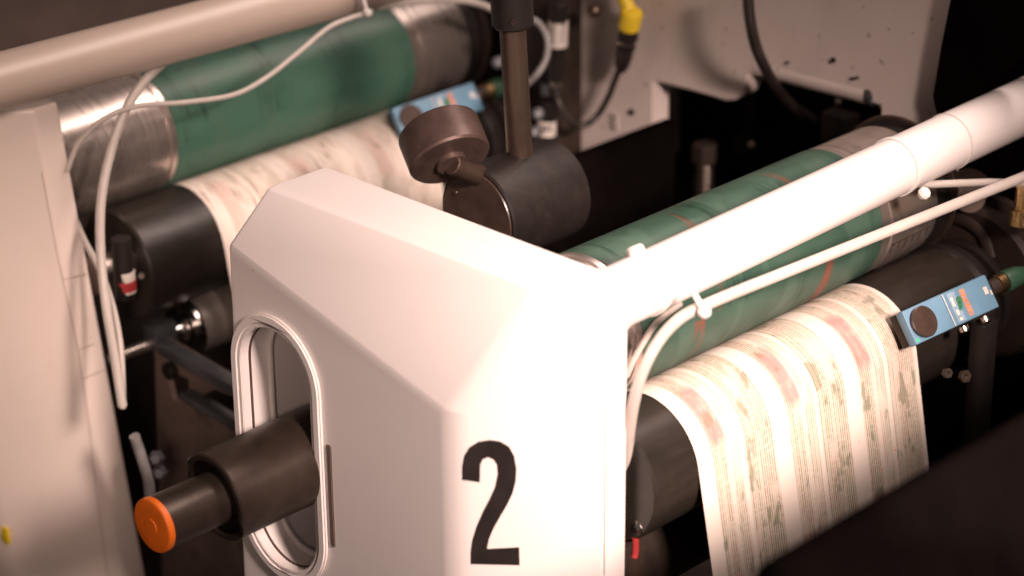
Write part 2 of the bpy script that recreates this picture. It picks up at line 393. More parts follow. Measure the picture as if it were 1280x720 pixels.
# support column with cables
sc = bb('support_column', (WX-.035, W_(741, 90).y+.012, .3), (WX-.002, W_(688, 90).y+.004, 1.115), MT['dark'])
tag(sc, 'dark brown upright column at the left edge of the grey side frame', 'column')
mp = bb('void_sheet', (WX-.012, W_(690, 90).y+.005, .3), (WX-.004, .95, 1.115), MT['void'])  # black sheet over the wall painting the dark void beside the column
tag(mp, 'black sheet standing in for the dark void behind the end of the upper left roller', 'panel')
bn = turned('column_screw', [(0, 0), (0, .006), (.010, .006), (.012, .004), (.012, 0)], on('X', WX-.035, 744, 12)+Vector((.004, 0, 0)), (-1, -.2, 0), MT['rod'], None, 18)
tag(bn, 'round screw head near the top of the dark column', 'screw')

# black guard plate
gp = bb('guard_plate', (.33, .300, .70), (WX-.003, .312, .9825), MT['void'], None, .001)
tag(gp, 'flat black guard plate standing between the clamp block and the frame', 'guard')
CX = .604
hz = 1.0685+(CX-.072)/1.278*.022
dg = plate('shade_backing', [on('X', CX, 1172, 126), on('X', CX, 1184, 60), on('X', CX, 1205, -40), on('X', CX, 1560, -40), on('X', CX, 1560, 700), on('X', CX, 1180, 520), on('X', CX, 1172, 300)],
           [[Vector((CX, -.0515+.0245*math.cos(2*math.pi*k/40), hz+.0245*math.sin(2*math.pi*k/40))) for k in range(40)]], (1, 0, 0), .004, MT['void'])  # black backing that paints the darkness around the bar end
lc = bb('lower_shade_sheet', (WX-.010, -.05, .3), (WX-.004, .034, .925), MT['void']); tag(lc, 'added black sheet standing in for the dark low at the right behind the web', 'cover')  # added to hide a lit strip of wall where it should be dark
cd_ = plate('corner_shade_sheet', [on('X', .565, 1166, 120), on('X', .565, 1176, 60), on('X', .565, 1196, -40), on('X', .565, 1500, -40), on('X', .565, 1290, 66), on('X', .565, 1222, 112), on('X', .565, 1206, 150), on('X', .565, 1172, 150)], [], (1, 0, 0), .008, MT['void'])  # black sheet in place of the frame's fade into shadow
tag(cd_, 'black sheet standing in for the shade at the right end of the grey frame above the bright bar', 'cover')
tag(dg, 'large black sheet standing in for the darkness behind the far end of the bright bar', 'cover')

# ------------------------------------------------------------------ roller sets
PERP = Vector((0, .5376, .8432))
NIPS = {'R': Vector((0, -.0195, .9695)), 'L': Vector((0, .5445, .9665))}
XPAP = {'R': (.149, .409), 'L': (.178, .436)}
RG = .055; RP = .0495
def roller_set(k):
    Np = NIPS[k]; right = k == 'R'; w = 'right' if right else 'left'
    cen = Np-PERP*RP; g = Np+PERP*(RG+.0006); X0 = .112 if right else .045
    ga_, gb_, gc_ = (.147, .427, .502) if right else (.176, .457, .532)
    t = thing('blanket_cylinder', 'green rubber covered cylinder with steel bands, reddish stains, half hidden by the bright pipe' if right else
              'clean green rubber covered cylinder with steel bands in the upper left', 'roller', (X0, g.y, g.z), 'green covered printing cylinders')
    def P(x): return Vector((x, g.y, g.z))
    cyl('blanket', P(ga_), (1, 0, 0), gb_-ga_, RG, MT['blanketR' if right else 'blanketL'], t, .0006, 96)
    for (a, b2) in ((X0, ga_-.0005), (gb_+.0005, gc_)):
        bd = turned('bearer_band', [(0, 0), (0, RG-.0015), (.001, RG-.0005), (b2-a-.012, RG-.0005), (b2-a-.0115, RG-.0022), (b2-a-.006, RG-.0022), (b2-a-.0055, RG-.0006), (b2-a, RG-.0006), (b2-a, 0)] if a < .3 else
                    [(0, 0), (0, RG-.0006), (.010, RG-.0006), (.0105, RG-.002), (.013, RG-.002), (.0135, RG-.0008), (b2-a-.002, RG-.0008), (b2-a, RG-.003), (b2-a, 0)], P(a), (1, 0, 0), MT['bearer'], t, 96)
        if a > .3:                                         # graduation marks engraved round the band
            for th in ((136, 226, 316, 46) if not right else (196, 106, 286, 16)):
                an = math.radians(th); nr = Vector((0, math.cos(an), math.sin(an))); tg = Vector((0, -math.sin(an), math.cos(an)))
                box('scale_line', P((a+b2)/2+.005)+nr*(RG-.0006), (XYZ[0], tg, nr), (b2-a-.022, .0006, .0005), MT['dark'], bd, 0)
                for q in range(6):
                    an2 = an+(.13 if q % 2 else .17)/2; n2 = Vector((0, math.cos(an2), math.sin(an2))); t2 = Vector((0, -math.sin(an2), math.cos(an2)))
                    box('graduation_mark', P(a+.0175+q*.0092)+n2*(RG-.0008), (XYZ[0], t2, n2), (.0007, .007 if q % 2 else .0092, .0008), MT['dark'], bd, 0)
    turned('journal', [(0, 0), (0, RG-.006), (.012, RG-.004), (.013, RG+.001), (.020, RG+.001), (.021, RG-.010), (.038, RG-.010), (.038, 0)], P(gc_+.002), (1, 0, 0), MT['black'], t, 72)
    turned('collar_ring', [(0, RG-.006), (.0, RG+.0035), (.003, RG+.0035), (.003, RG-.006)], P(gc_+.0155), (1, 0, 0), MT['rod'], t, 72)
    # impression roller
    q = cen; x0 = .104 if right else .100
    t = thing('impression_roller', 'black roller carrying the printed paper at lower right' if right else 'black roller carrying the pale paper at left behind the tubes', 'roller', (x0, q.y, q.z), 'black impression rollers')
    cyl('roller_body', (x0, q.y, q.z), (1, 0, 0), .405, RP, MT['roller'], t, .002, 96)
    turned('journal', [(0, 0), (0, .046), (.004, .050), (.012, .050), (.013, .038), (.022, .038), (.023, .047), (.032, .047), (.033, .030), (.060, .030), (.060, 0)], (.5105, q.y, q.z), (1, 0, 0), MT['black'], t, 64)
    turned('shaft_end', [(0, 0), (0, .018), (.03, .018), (.03, 0)], (x0-.030, q.y, q.z), (1, 0, 0), MT['steel'], t, 32)
    # the paper web
    r = RP+.0007; xa, xb = XPAP[k]
    prof = []; arc = 0
    for i in range(49):
        a = math.radians(15+(169-15)*i/48); prof.append(((math.cos(a)*r+q.y, math.sin(a)*r+q.z), a*r))
    (ly, lz), la = prof[-1]
    for i in range(1, 15):
        s = i*.022; prof.append(((ly-.1908*s, lz-.9816*s), la+s))
    n = 60; V = []; UV = []; Fc = []
    for j, ((y, z), vv) in enumerate(prof):
        for i in range(n+1):
            x = xa+(xb-xa)*i/n; wv = .0006*math.sin(x*70+j*.05)*max(0, j-36)/20
            V.append((x, y-wv, z))
    for j in range(len(prof)-1):
        for i in range(n):
            Fc.append((j*(n+1)+i, j*(n+1)+i+1, (j+1)*(n+1)+i+1, (j+1)*(n+1)+i))
            x0_, x1_ = (xb-xa)*i/n, (xb-xa)*(i+1)/n
            UV += [(x0_, prof[j][1]), (x1_, prof[j][1]), (x1_, prof[j+1][1]), (x0_, prof[j+1][1])]
    pw = obj('paper_web', V, Fc, MT['paper' if right else 'paperL'], None, 60, UV)
    tag(pw, 'printed paper web with ruled columns and pink picture blocks running over the right roller' if right else
        'pale paper web with faint ink ticks running over the left roller behind the housing', 'paper', 'paper webs')
roller_set('R'); roller_set('L')

# lower dark roller under the right web, and a second support bar
q = NIPS['R']-PERP*RP
lr = thing('lower_roller', 'dark brown roller seen under the left edge of the right web', 'roller', (.10, q.y+.03, q.z-.095))
cyl('roller_body', (.104, q.y+.035, q.z-.100), (1, 0, 0), .40, .036, MT['dark'], lr, .002, 64)
cyl('shaft_end', (.09, q.y+.035, q.z-.100), (1, 0, 0), .014, .012, MT['steel'], lr, .001, 24)
vf = thing('air_fitting', 'small shiny fitting with red tip beside the lower right of the white housing', 'fitting', on('Y', -.075, 797, 670))
c = on('Y', -.075, 799, 658); turned('fitting_body', [(0, 0), (0, .005), (.004, .006), (.008, .006), (.010, .003), (.010, 0)], c, (-.3, -.7, .5), MT['chrome'], vf, 20)
c = on('Y', -.075, 794, 690); tube('red_tip', [c+Vector((.0, 0, .012)), c, c+Vector((-.001, 0, -.004))], .0026, MT['red'], vf, 12)

# ------------------------------------------------------------------ housings
def resolve(o, mods):
    bpy.context.view_layer.update()
    me = bpy.data.meshes.new_from_object(o.evaluated_get(bpy.context.evaluated_depsgraph_get())); o.modifiers.clear(); o.data = me
    for p in me.polygons: p.use_smooth = True
    me.set_sharp_from_angle(angle=math.radians(40))
def housing_shell(name, parent, dx, dy, slot, m, lean=(0, 0), dz=0):
    zb = .45
    def T(x, y, z):
        k = (1.09-z); return Vector((x+dx+lean[0]*k, y+dy+lean[1]*k, z+dz))
    V = [T(0, .25, zb), T(0, 0, zb), T(.0737, -.0737, zb), T(.0977, -.0737, zb), T(.0977, .25, zb),     # 0-4 bottom
         T(0, .235, 1.059), T(0, 0, 1.0), T(.045, -.045, 1.093), T(.0737, -.0737, 1.093), T(.0977, -.0737, 1.093), T(.0977, .235, 1.093), T(.040, .235, 1.093)]
    Fc = [(4, 3, 2, 1, 0), (0, 1, 6, 5), (1, 2, 8, 7, 6), (2, 3, 9, 8), (3, 4, 10, 9), (0, 5, 11, 10, 4), (5, 6, 7), (5, 7, 11), (11, 7, 8, 9, 10)]
    o = obj(name, V, Fc, m, parent)
    bm = bmesh.new(); bm.from_mesh(o.data); bmesh.ops.recalc_face_normals(bm, faces=bm.faces)
    def ed(a, b2):
        off = root_loc(parent); pa, pb = V[a]-off, V[b2]-off
        for e in bm.edges:
            c = [v.co for v in e.verts]
            if ((c[0]-pa).length < 1e-5 and (c[1]-pb).length < 1e-5) or ((c[0]-pb).length < 1e-5 and (c[1]-pa).length < 1e-5): return e
    wl = bm.edges.layers.float.new('bevel_weight_edge')
    for a, b2, w in ((1, 6, 1.), (6, 7, .75), (5, 6, .5), (11, 7, .7), (7, 8, .35), (2, 8, .22), (8, 9, .2), (3, 9, .2), (5, 11, .22), (0, 5, .22), (11, 10, .22), (9, 10, .2), (10, 4, .1)):
        e = ed(a, b2)
        if e: e[wl] = w
    bm.to_mesh(o.data); bm.free()
    bv = o.modifiers.new('b', 'BEVEL'); bv.limit_method = 'WEIGHT'; bv.width = .013; bv.segments = 6
    cutter = None
    if slot:
        cy, cz, hw, hh = slot; st = stadium(cy, cz, hw, hh, 20)
        cutter = plate('cutter', [(-.05, y, z) for y, z in st], [], (1, 0, 0), .12, m)
        bo = o.modifiers.new('c', 'BOOLEAN'); bo.operation = 'DIFFERENCE'; bo.object = cutter; bo.solver = 'EXACT'
    resolve(o, None)
    if cutter: bpy.data.objects.remove(cutter)
    return o

# main housing, number 2
h2 = thing('machine_housing', 'white housing marked with a black 2, with an oval slot in its left face', 'machine housing', (.05, .08, .45), 'white unit housings')
SLOT = (.187, .905, .0425, .104)
sh = housing_shell('shell', h2, 0, 0, SLOT, MT['white'])
def ring(name, out, inn, x0, th, m, bevel=.0012):
    return plate(name, [(x0, y, z) for y, z in stadium(SLOT[0], SLOT[1], SLOT[2]+out, SLOT[3]+out, 24)],
                 [[(x0, y, z) for y, z in stadium(SLOT[0], SLOT[1], SLOT[2]+inn, SLOT[3]+inn, 24)]], (1, 0, 0), th, m, h2, bevel, 50)
ring('slot_rim', .0075, -.0005, -.0035, .0045, MT['white'], .0014)
ring('slot_sleeve', -.0005, -.0035, -.0025, .0085, MT['white'], .0006)
ring('sleeve_gap', -.0004, -.0042, .0060, .0014, MT['seam'], 0)
ring('inner_sleeve', -.0005, -.0035, .0075, .0165, MT['white'], .0006)
ring('inner_flange', -.0036, -.0085, .0225, .003, MT['white'], .0006)
bb('slot_backing', (.085, .14, .79), (.088, .235, 1.02), MT['recess'], h2)
# raised grey brown strip down the right side of the slot
plate('grey_strip', [(-.0012, y, z) for y, z in ((.1285, .93), (.1335, .93), (.1335, .845), (.1285, .845))], [], (1, 0, 0), .0035, MT['greybr'], h2, .0006)
# corner seam on the narrow side
box('corner_seam', (.0737+.0009, -.0737-.0002, .76), XYZ, (.0006, .0012, .56), MT['label'], h2, 0)
# the digit, cut vinyl on the angled face
dig = [(325, 323), (325, 270), (332, 225), (350, 192), (385, 170), (430, 162), (475, 168), (512, 190), (533, 228), (542, 280), (539, 330), (526, 380), (502, 430), (472, 480), (447, 525), (430, 565), (421, 608), (553, 601), (555, 673), (357, 668), (357, 620), (363, 570), (380, 515), (406, 455), (435, 400), (457, 350), (467, 300), (464, 262), (450, 240), (427, 231), (404, 240), (394, 262), (392, 334)]
def chamfer(x, y):                                        # plane x + y = 0
    d = ray(x, y); t = -(CAM.x+CAM.y)/(d.x+d.y); return CAM+d*t
def catm(L, n=5): return L
nn = Vector((-1, -1, 0)).normalized()
plate('digit_two', [chamfer(480+x/3.272, 500+y/3.272)+nn*.0003 for x, y in dig], [], nn, .0006, MT['ink'], h2, 0)

# first housing on the left
h1 = thing('machine_housing', 'cream housing filling the left edge of the picture', 'machine housing', (.0, .65, .45), 'white unit housings')
housing_shell('shell', h1, -.0545, .574, None, MT['pillar'], (.104, 0), 0)
# seam lines of its edge strip
def P1(x, y): 
    # plane of the leaning angled face
    n = Vector((-1, -1, 0)).normalized(); a = Vector((-.0545+.0737, .574-.0737, 1.09)); b2 = a+Vector((.104, 0, -1)); e = Vector((1, -1, 0)); nrm = e.cross(b2-a).normalized()
    d = ray(x, y); return CAM+d*((a-CAM).dot(nrm)/d.dot(nrm)), nrm
def seam_line(pts, r=.0006, m=None):
    Q = [P1(x, y)[0] for x, y in pts]; return tube('panel_seam', Q, r, m or MT['seam'], h1, 6, 4)
seam_line([(52, 215), (72, 320), (98, 440), (112, 540), (124, 640), (140, 760)], .00035, MT['seamp'])
seam_line([(78, 350), (108, 343)], .0003, MT['seamp']); seam_line([(100, 437), (118, 430)], .0003, MT['seamp']); seam_line([(104, 473), (130, 463)], .0003, MT['seamp'])
p, nr = P1(6, 668); yl = box('yellow_sticker', p, (XYZ[1], XYZ[2], XYZ[0]), (.014, .016, .003), MT['yellow'], h1)

# ------------------------------------------------------------------ cross bars
def bar(label, a, b2, r, joint, m, grp='white cross bars'):
    a, b2 = Vector(a), Vector(b2); t = thing('cross_bar', label, 'bar', a, grp); d = (b2-a).normalized(); L = (b2-a).length
    cyl('bar_tube', a, d, L, r, m, t, .001, 72)
    if joint:
        turned('joint_collar', [(0, r-.001), (.0003, r+.0007), (.0016, r+.0007), (.002, r-.001)], a+d*joint, d, MT['label'], t, 72)
    turned('root_flange', [(0, r), (.0, r+.0022), (.0025, r+.0020), (.004, r+.0003)], a+d*.0265, d, m, t, 72)
    return t
bar('bright white cross bar running right from the numbered housing', (.072, -.0515, 1.0685), (1.35, -.0515, 1.0905), .0222, .425, MT['white'])
bar('blurred white cross bar, its colour dimmed for low light, crossing the top left corner', (-.30, .478, 1.140), (.62, .478, 1.118), .0225, 0, MT['barp'])

# ------------------------------------------------------------------ slot shaft with orange cap
sh_ = thing('adjusting_shaft', 'bronze stepped shaft with an orange end cap sticking out of the oval slot', 'shaft', (-.13, .172, .893))
A = Vector((0, .1740, .8995)); D = Vector((1, 0, 0))
def sleeve(x0, x1, R1, R2, m, parent):
    V, Fc, UV = lathe([(x0+.004, 0), (x0+.004, R2), (x0, R2+.001), (x0, R1-.0012), (x0+.0012, R1), (x1, R1), (x1, 0)], Vector((0, A.y, A.z)), D, 72); return obj('outer_sleeve', V, Fc, m, parent, 30, UV)
# the outer sleeve ends in a ramp: its mouth is cut on a slant step
V = []; Fc = []; seg = 96; R1, R2 = .0350, .0295
def mouth(w):                                             # w = angle; top half reaches further out
    s = max(0, min(1, (math.sin(w-.5)+.25)/.5)); return -.072-.006*s
for k in range(seg):
    w = 2*math.pi*k/seg; cy, sz = math.cos(w), math.sin(w); x0 = mouth(w)
    for (x, rr) in ((.09, R1), (x0+.0012, R1), (x0, R1-.0012), (x0, R2+.001), (x0+.001, R2), (.0, R2)):
        V.append((x, A.y+cy*rr, A.z+sz*rr))
for k in range(seg):
    k2 = (k+1) % seg
    for j in range(5): Fc.append((k*6+j, k*6+j+1, k2*6+j+1, k2*6+j))
obj('outer_sleeve', V, Fc, MT['bronze'], sh_, 35)
cyl('inner_shaft', (-.128, A.y, A.z), D, .20, .0203, MT['bronze'], sh_, .001, 72)
turned('end_cap', [(0, 0), (0, .006), (.0006, .0062), (.0006, .0180), (.001, .0200), (.002, .0208), (.006, .0208), (.006, 0)], (-.133, A.y, A.z), D, MT['orange'], sh_, 64)

# ------------------------------------------------------------------ clamp block, rod and knurled knob
cb = thing('clamp_block', 'round black clamp block gripping the upright rod behind the white housing', 'clamp', (.222, .2, 1.02))
c = on('Y', .2, 597, 272); RC = .0415
cyl('block_body', c, (1, 0, 0), .088, RC, MT['black'], cb, .0015, 96)
turned('face_plate', [(0, 0), (0, RC-.0035), (-.001, RC-.004), (-.001, 0)], c+Vector((-.0003, 0, 0)), (1, 0, 0), MT['lens'], cb, 72)
turned('face_screw', [(0, 0), (0, .0016), (-.001, .0015), (-.001, 0)], c+Vector((-.0018, .022, .016)), (1, 0, 0), MT['steel'], cb, 14)
rb, rt = on('Y', .2, 651, 212), on('Y', .2, 640, 25)
dr = (rt-rb).normalized()
turned('socket_rim', [(0, .0125), (0, .0185), (.0012, .018), (.0012, .013)], rb+dr*-.001+Vector((0, 0, .000)), dr, MT['rod'], cb, 48)
rodt = thing('upright_rod', 'upright dull steel rod with a dark collar at its top', 'rod', rb)
cyl('rod_bar', rb-dr*.02, dr, .30, .0104, MT['rod'], rodt, .0006, 48)
cc = on('Y', .2, 640, 12); cyl('collar', cc-dr*.013, dr, .10, .0165, MT['black'], rodt, .0015, 48)
turned('set_screw', [(0, 0), (0, .0025), (.002, .0025), (.002, .0012), (.001, 0)], cc+Vector((-.0105, -.0120, -.005)), (-.7, -.7, 0), MT['dark'], rodt, 6)
kn = thing('knurled_knob', 'brown round thumb knob on a short stem beside the blue sensor', 'knob', dep(556, 190, 1.955))
axd = (RGT*.34 - UPV*.84 - fwd*.42).normalized()
kf = dep(563, 201, 1.93); KR = .0330; KT = .032
V, Fc, UV = lathe([(-KT, 0), (-KT, KR-.003), (-KT+.002, KR-.0006), (-KT+.004, KR), (-.002, KR), (0, KR-.0015), (0, 0)], kf, axd, 300)
# fine knurling: push every other column of vertices in slightly
V = [v if (i % 300) % 2 else v+(kf+axd*axd.dot(v-kf)-v)*.004 for i, v in enumerate(V)]
obj('knob_head', V, Fc, MT['knurl'], kn, 25, UV)
turned('knob_boss', [(0, 0), (0, .0125), (.004, .012), (.004, 0)], kf, axd, MT['knurl'], kn, 40)
cyl('knob_stem', kf+axd*.003, (rb+Vector((-.022, 0, -.004))-kf).normalized(), .032, .0085, MT['rod'], kn, .0008, 36)

# ------------------------------------------------------------------ blue sensors
def sensor(off, lab, right):
    c = Vector((.428, -.1085, .9705))+off; L = Vector((1, 0, 0)); L = (L+Vector((0, -.12, .05))).normalized()
    W = Vector((0, -.58, -.81)); W = (W-L*W.dot(L)).normalized(); Nn = L.cross(W)
    if Nn.z < 0: Nn = -Nn
    ax = (L, W, Nn); t = thing('blue_sensor', lab, 'sensor', c, 'blue optical sensors')
    box('sensor_case', c, ax, (.094, .028, .009), MT['blue'], t, .0015)
    box('sensor_base', c-Nn*.0095, ax, (.090, .0265, .010), MT['dark'], t, .0008)
    turned('lens_knob', [(0, 0), (0, .0124), (.003, .0124), (.0036, .0116), (.0036, 0)], c-L*.0325+Nn*.0045, Nn, MT['lens'], t, 48)
    lb = box('sensor_label', c+L*.011+Nn*.0048, ax, (.030, .0255, .0006), MT['blue'], t, 0)
    box('label_edge', c-L*.0035+Nn*.0050, ax, (.0008, .026, .0006), MT['label'], t, 0)
    box('pale_patch', c+L*.0045+Nn*.0053, ax, (.0085, .024, .0004), MT['pale'], lb, 0)
    for i, (w_, l_) in enumerate(((-.0045, .012), (.0045, .007), (.010, .0035))):
        box('white_print', c+L*(.0030+.0006*i)+W*w_+Nn*.0057, ax, (.0026, l_*.6, .0003), MT['label'], lb, 0)
    box('orange_band', c+L*.0165+Nn*.0051, ax, (.0052, .0215, .0004), MT['orangeprint'], lb, 0)
    for i in range(2):
        for j2 in range(5):
            box('band_lettering', c+L*(.0154+.0022*i)+W*(-.0080+.0041*j2+.0006*i)+Nn*.0055, ax, (.0008, .0026 if (i+j2) % 3 else .0016, .0004), MT['pale'], lb, 0)
    for i, (a, b2, s) in enumerate(((.0100, -.004, .0050), (.0090, -.0005, .0042), (.0080, .002, .0030))):
        turned('green_print', [(0, 0), (0, s*.6), (.0003, s*.6), (.0003, 0)], c+L*a+W*b2+Nn*.0058, Nn, MT['greenprint'], lb, 9)
    box('arrow_mark', c+L*.040+W*(-.002)+Nn*.0048, ax, (.004, .006, .0005), MT['label'], t, 0)
    box('arrow_mark', c+L*.0445+W*(.001)+Nn*.0048, ax, (.0015, .004, .0005), MT['label'], t, 0)
    for a in (.010, .034):
        turned('mounting_screw', [(0, 0), (0, .0042), (.004, .0042), (.005, .003), (.005, 0)], c+L*a+W*.016-Nn*.003, W, MT['steel'], t, 20)
    e = c+L*.047-W*.002
    cyl('socket', e, L, .010, .0068, MT['dark'], t, .0006, 28)
    turned('lock_ring', [(0, 0), (0, .0080), (.007, .0080), (.0075, .007), (.0075, 0)], e+L*.010, L, MT['brass'], t, 28)
    turned('plug', [(0, 0), (0, .0085), (.003, .0092), (.016, .0082), (.026, .0050), (.026, 0)], e+L*.018, L, MT['green'], t, 28)
    led = turned('indicator_light', [(0, 0), (0, .0011), (.0008, .0008), (.0008, 0)], c-L*.044+W*.011+Nn*.0045, Nn, MT['greenled'], t, 10)
    br = box('sensor_bracket', c-Nn*.022+L*.020, ax, (.010, .012, .020), MT['black'], t, .001)
    return t, e+L*.044, L
m, nt, b = nodes('green_light'); b.inputs['Base Color'].default_value = (.02, .5, .08, 1); b.inputs['Emission Color'].default_value = (.03, 1, .2, 1); b.inputs['Emission Strength'].default_value = .5; MT['greenled'] = m
sR = sensor(Vector((0, 0, 0)), 'blue sensor with dark round lens beside the printed paper at right', True)
sL = sensor(Vector((.019, .590, .012)), 'blue sensor partly hidden behind the brown knob', False)
# bracket arm behind the sensor
ba = bb('bracket_arm', (.455, -.125, .84), (.475, -.112, .952), MT['black']); tag(ba, 'thin black bracket arm hanging below the blue sensor at right', 'bracket')
for i, (x, y, r) in enumerate(((1182, 466, .004), (1204, 470, .005))):
    g = turned('dark_nut', [(0, 0), (0, r), (.004, r), (.004, r*.5), (.002, 0)], on('Y', -.13, x, y), (-.3, -.9, .3), MT['dark'], None, 6)
    tag(g, ['small nut below the lens of the right blue sensor', 'larger nut below the middle of the right blue sensor'][i], 'nut')

# ------------------------------------------------------------------ bearing clutter at far right
q = NIPS['R']-PERP*RP
bh = thing('bearing_housing', 'dark ringed bearing housing beyond the right blue sensor', 'bearing', (.57, q.y, q.z))
turned('bearing_ring', [(0, .030), (0, .062), (.004, .066), (.012, .066), (.014, .060), (.020, .060), (.022, .070), (.030, .070), (.030, 0)], (.545, q.y-.005, q.z+.01), (1, 0, 0), MT['dark'], bh, 64)
turned('inner_race', [(0, .018), (0, .028), (.02, .028), (.02, .018)], (.600, q.y-.06, q.z+.05), (1, 0, 0), MT['black'], bh, 48)
for i, (x, y, r, m_, lb) in enumerate(((1205, 247, .020, 'dark', 'dark round disc under the white bar near the right edge'), (1232, 283, .018, 'black', 'black round disc above the end of the right sensor'),)):
    c = on('X', .56, x, y); g = turned('round_disc', [(0, 0), (0, r*.55), (.003, r*.6), (.003, r), (.016, r), (.016, 0)], c, (1, .3, 0), MT[m_], None, 48); tag(g, lb, 'disc')
c = on('X', .55, 1205, 287); tube_ = tube('curved_pipe', [c+Vector((0, .03, -.02)), c+Vector((0, .02, .004)), c+Vector((0, 0, .010)), c+Vector((0, -.02, .003)), c+Vector((0, -.03, -.015))], .008, MT['dark']); tag(tube_, 'dark curved pipe above the right blue sensor', 'pipe')
c = on('X', .55, 1222, 280); g = turned('bright_washer', [(0, 0), (0, .013), (.002, .013), (.002, 0)], on('X', .545, 1212, 246), (1, .5, -.3), MT['greybr'], None, 32); tag(g, 'dull pale washer under the white bar at right', 'washer')
c = on('X', .53, 1278, 282); g = turned('brass_fitting', [(0, 0), (0, .011), (.012, .011), (.013, .008), (.03, .008), (.03, 0)], c, (.2, .1, 1), MT['brass'], None, 24); tag(g, 'yellow brass fitting cut by the right edge of the picture', 'fitting')

# ------------------------------------------------------------------ lower left: idler roller, bracket plate, connectors
c = on('Y', .50, 236, 408)
ir = thing('idler_roller', 'grey steel idler roller with bright bearing ring at lower left', 'roller', c)
cyl('roller_body', c, (1, 0, 0), .20, .0255, MT['idler'], ir, .001, 64)
turned('bearing_ring', [(0, .016), (0, .0262), (.003, .0268), (.006, .0262), (.006, .016)], c-Vector((.006, 0, 0)), (1, 0, 0), MT['chrome'], ir, 56)
turned('bearing_face', [(0, 0), (0, .0165), (.004, .0165)], c-Vector((.002, 0, 0)), (1, 0, 0), MT['black'], ir, 40)
turned('hub', [(0, 0), (0, .009), (.012, .010), (.014, .013), (.022, .013), (.024, 0)], c-Vector((.024, 0, 0)), (1, 0, 0), MT['chrome'], ir, 32)
cyl('spindle', c-Vector((.086, 0, .002)), (1, 0, 0), .071, .0048, MT['bearer'], ir, .0004, 24)
bl_ = box('bearing_clamp', c+Vector((-.032, 0, .004)), XYZ, (.024, .020, .022), MT['greysteel'], ir, .0012)
# bracket: side plate with a triangular opening, upper flange
XP = .125
def B_(x, y): return on('X', XP, x, y)
sp_ = thing('side_bracket', 'grey brown side bracket with a dark triangular opening behind the orange capped shaft', 'bracket', B_(240, 600))
out = [B_(192, 428), B_(207, 424), B_(300, 478), B_(330, 492), B_(330, 800), B_(205, 800)]
op = [B_(207, 462), B_(235, 474), B_(236, 505), B_(216, 500)]
op2 = [B_(248, 497), B_(268, 487), B_(300, 500), B_(300, 527)]
plate('bracket_plate', out, [op, op2], (1, 0, 0), .006, MT['greybr'], sp_, .0008)
def beam(name, p, q_, w, h, m, par):
    p, q_ = Vector(p), Vector(q_); d = (q_-p); n1 = Vector((1, 0, 0)); n2 = d.normalized().cross(n1).normalized()
    return box(name, (p+q_)/2, (d, n1, n2), (d.length, w, h), m, par, .0008)
beam('upper_flange', on('X', XP-.006, 205, 433), on('X', XP-.006, 300, 487), .014, .010, MT['greysteel'], sp_)
beam('lower_flange', on('X', XP-.006, 232, 492), on('X', XP-.006, 300, 532), .014, .007, MT['greysteel'], sp_)
turned('bracket_bolt', [(0, 0), (0, .008), (-.006, .008), (-.007, .006), (-.007, 0)], B_(216, 462), (1, 0, 0), MT['black'], sp_, 24)
# label clamp on the left roller end
cn = thing('labelled_connector', 'black connector with a white and red label in front of the left black roller', 'connector', on('Y', .50, 155, 350))
def Cn(x, y): return on('Y', .47, x, y)
tube('connector_body', [Cn(151, 298), Cn(153, 322), Cn(156, 372)], .0085, MT['black'], cn, 20)
tube('connector_label', [Cn(155, 338), Cn(157, 364)], .0091, MT['label'], cn, 24, 2)
tube('red_stripe', [Cn(155.8, 349), Cn(157, 361)], .0094, MT['red'], cn, 24, 2)
box('clamp_tab', Cn(165, 328), XYZ, (.006, .008, .016), MT['black'], cn, .001)
turned('clamp_screw', [(0, 0), (0, .0026), (.003, .0026), (.003, 0)], Cn(173, 342)+Vector((0, -.004, 0)), (-.6, -.8, .1), MT['steel'], cn, 12)
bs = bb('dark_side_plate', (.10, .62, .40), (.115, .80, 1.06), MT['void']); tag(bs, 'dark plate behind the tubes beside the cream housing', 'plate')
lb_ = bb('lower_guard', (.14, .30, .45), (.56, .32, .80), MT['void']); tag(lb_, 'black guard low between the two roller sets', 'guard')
tb = tube('lower_hose', [on('Y', .40, 168, 545), on('Y', .40, 178, 575), on('Y', .40, 187, 610), on('Y', .40, 188, 660)], .0045, MT['hose']); tag(tb, 'short grey hose above the orange cap', 'hose')
for i, (x, y) in enumerate(((196, 572), (200, 590))):
    g = turned('dark_fitting', [(0, 0), (0, .007), (.006, .007), (.009, .004), (.009, 0)], on('Y', .41, x, y), (-.6, -.6, .3), MT['greysteel'], None, 6)
    tag(g, ['upper small dark nut beside the short grey hose', 'lower small dark nut beside the short grey hose'][i], 'fitting')

# ------------------------------------------------------------------ tubes, cables, ties
def route(name, pts, r, m, lab, cat='tube', grp=None, seg=14):
    o = tube(name, [p if isinstance(p, Vector) else dep(*p) for p in pts], r, m, None, seg); tag(o, lab, cat, grp); return o
route('air_tube', [(222, 66, 2.070), (205, 78, 2.050), (180, 102, 2.030), (155, 142, 2.020), (137, 195, 2.020), (126, 255, 2.015), (126, 320, 2.010), (133, 385, 2.010), (143, 445, 2.015), (153, 508, 2.020)], .0040, MT['tube'], 'thick milky tube hanging in a curve beside the cream housing')
route('air_tube', [(84, 214, 2.035), (98, 180, 2.025), (128, 150, 2.015), (170, 133, 2.015), (230, 128, 2.025), (290, 119, 2.045), (330, 99, 2.065), (370, 68, 2.085), (410, 35, 2.115), (440, 22, 2.135), (462, 16, 2.145)], .0022, MT['tube'], 'thin milky tube sweeping across the green cylinder at left')
route('air_tube', [(92, 270, 2.070), (106, 302, 2.060), (124, 335, 2.040), (140, 380, 2.030), (150, 430, 2.025), (153, 480, 2.025), (153, 510, 2.030)], .0028, MT['tube'], 'short milky tube crossing behind the thick tube at left')
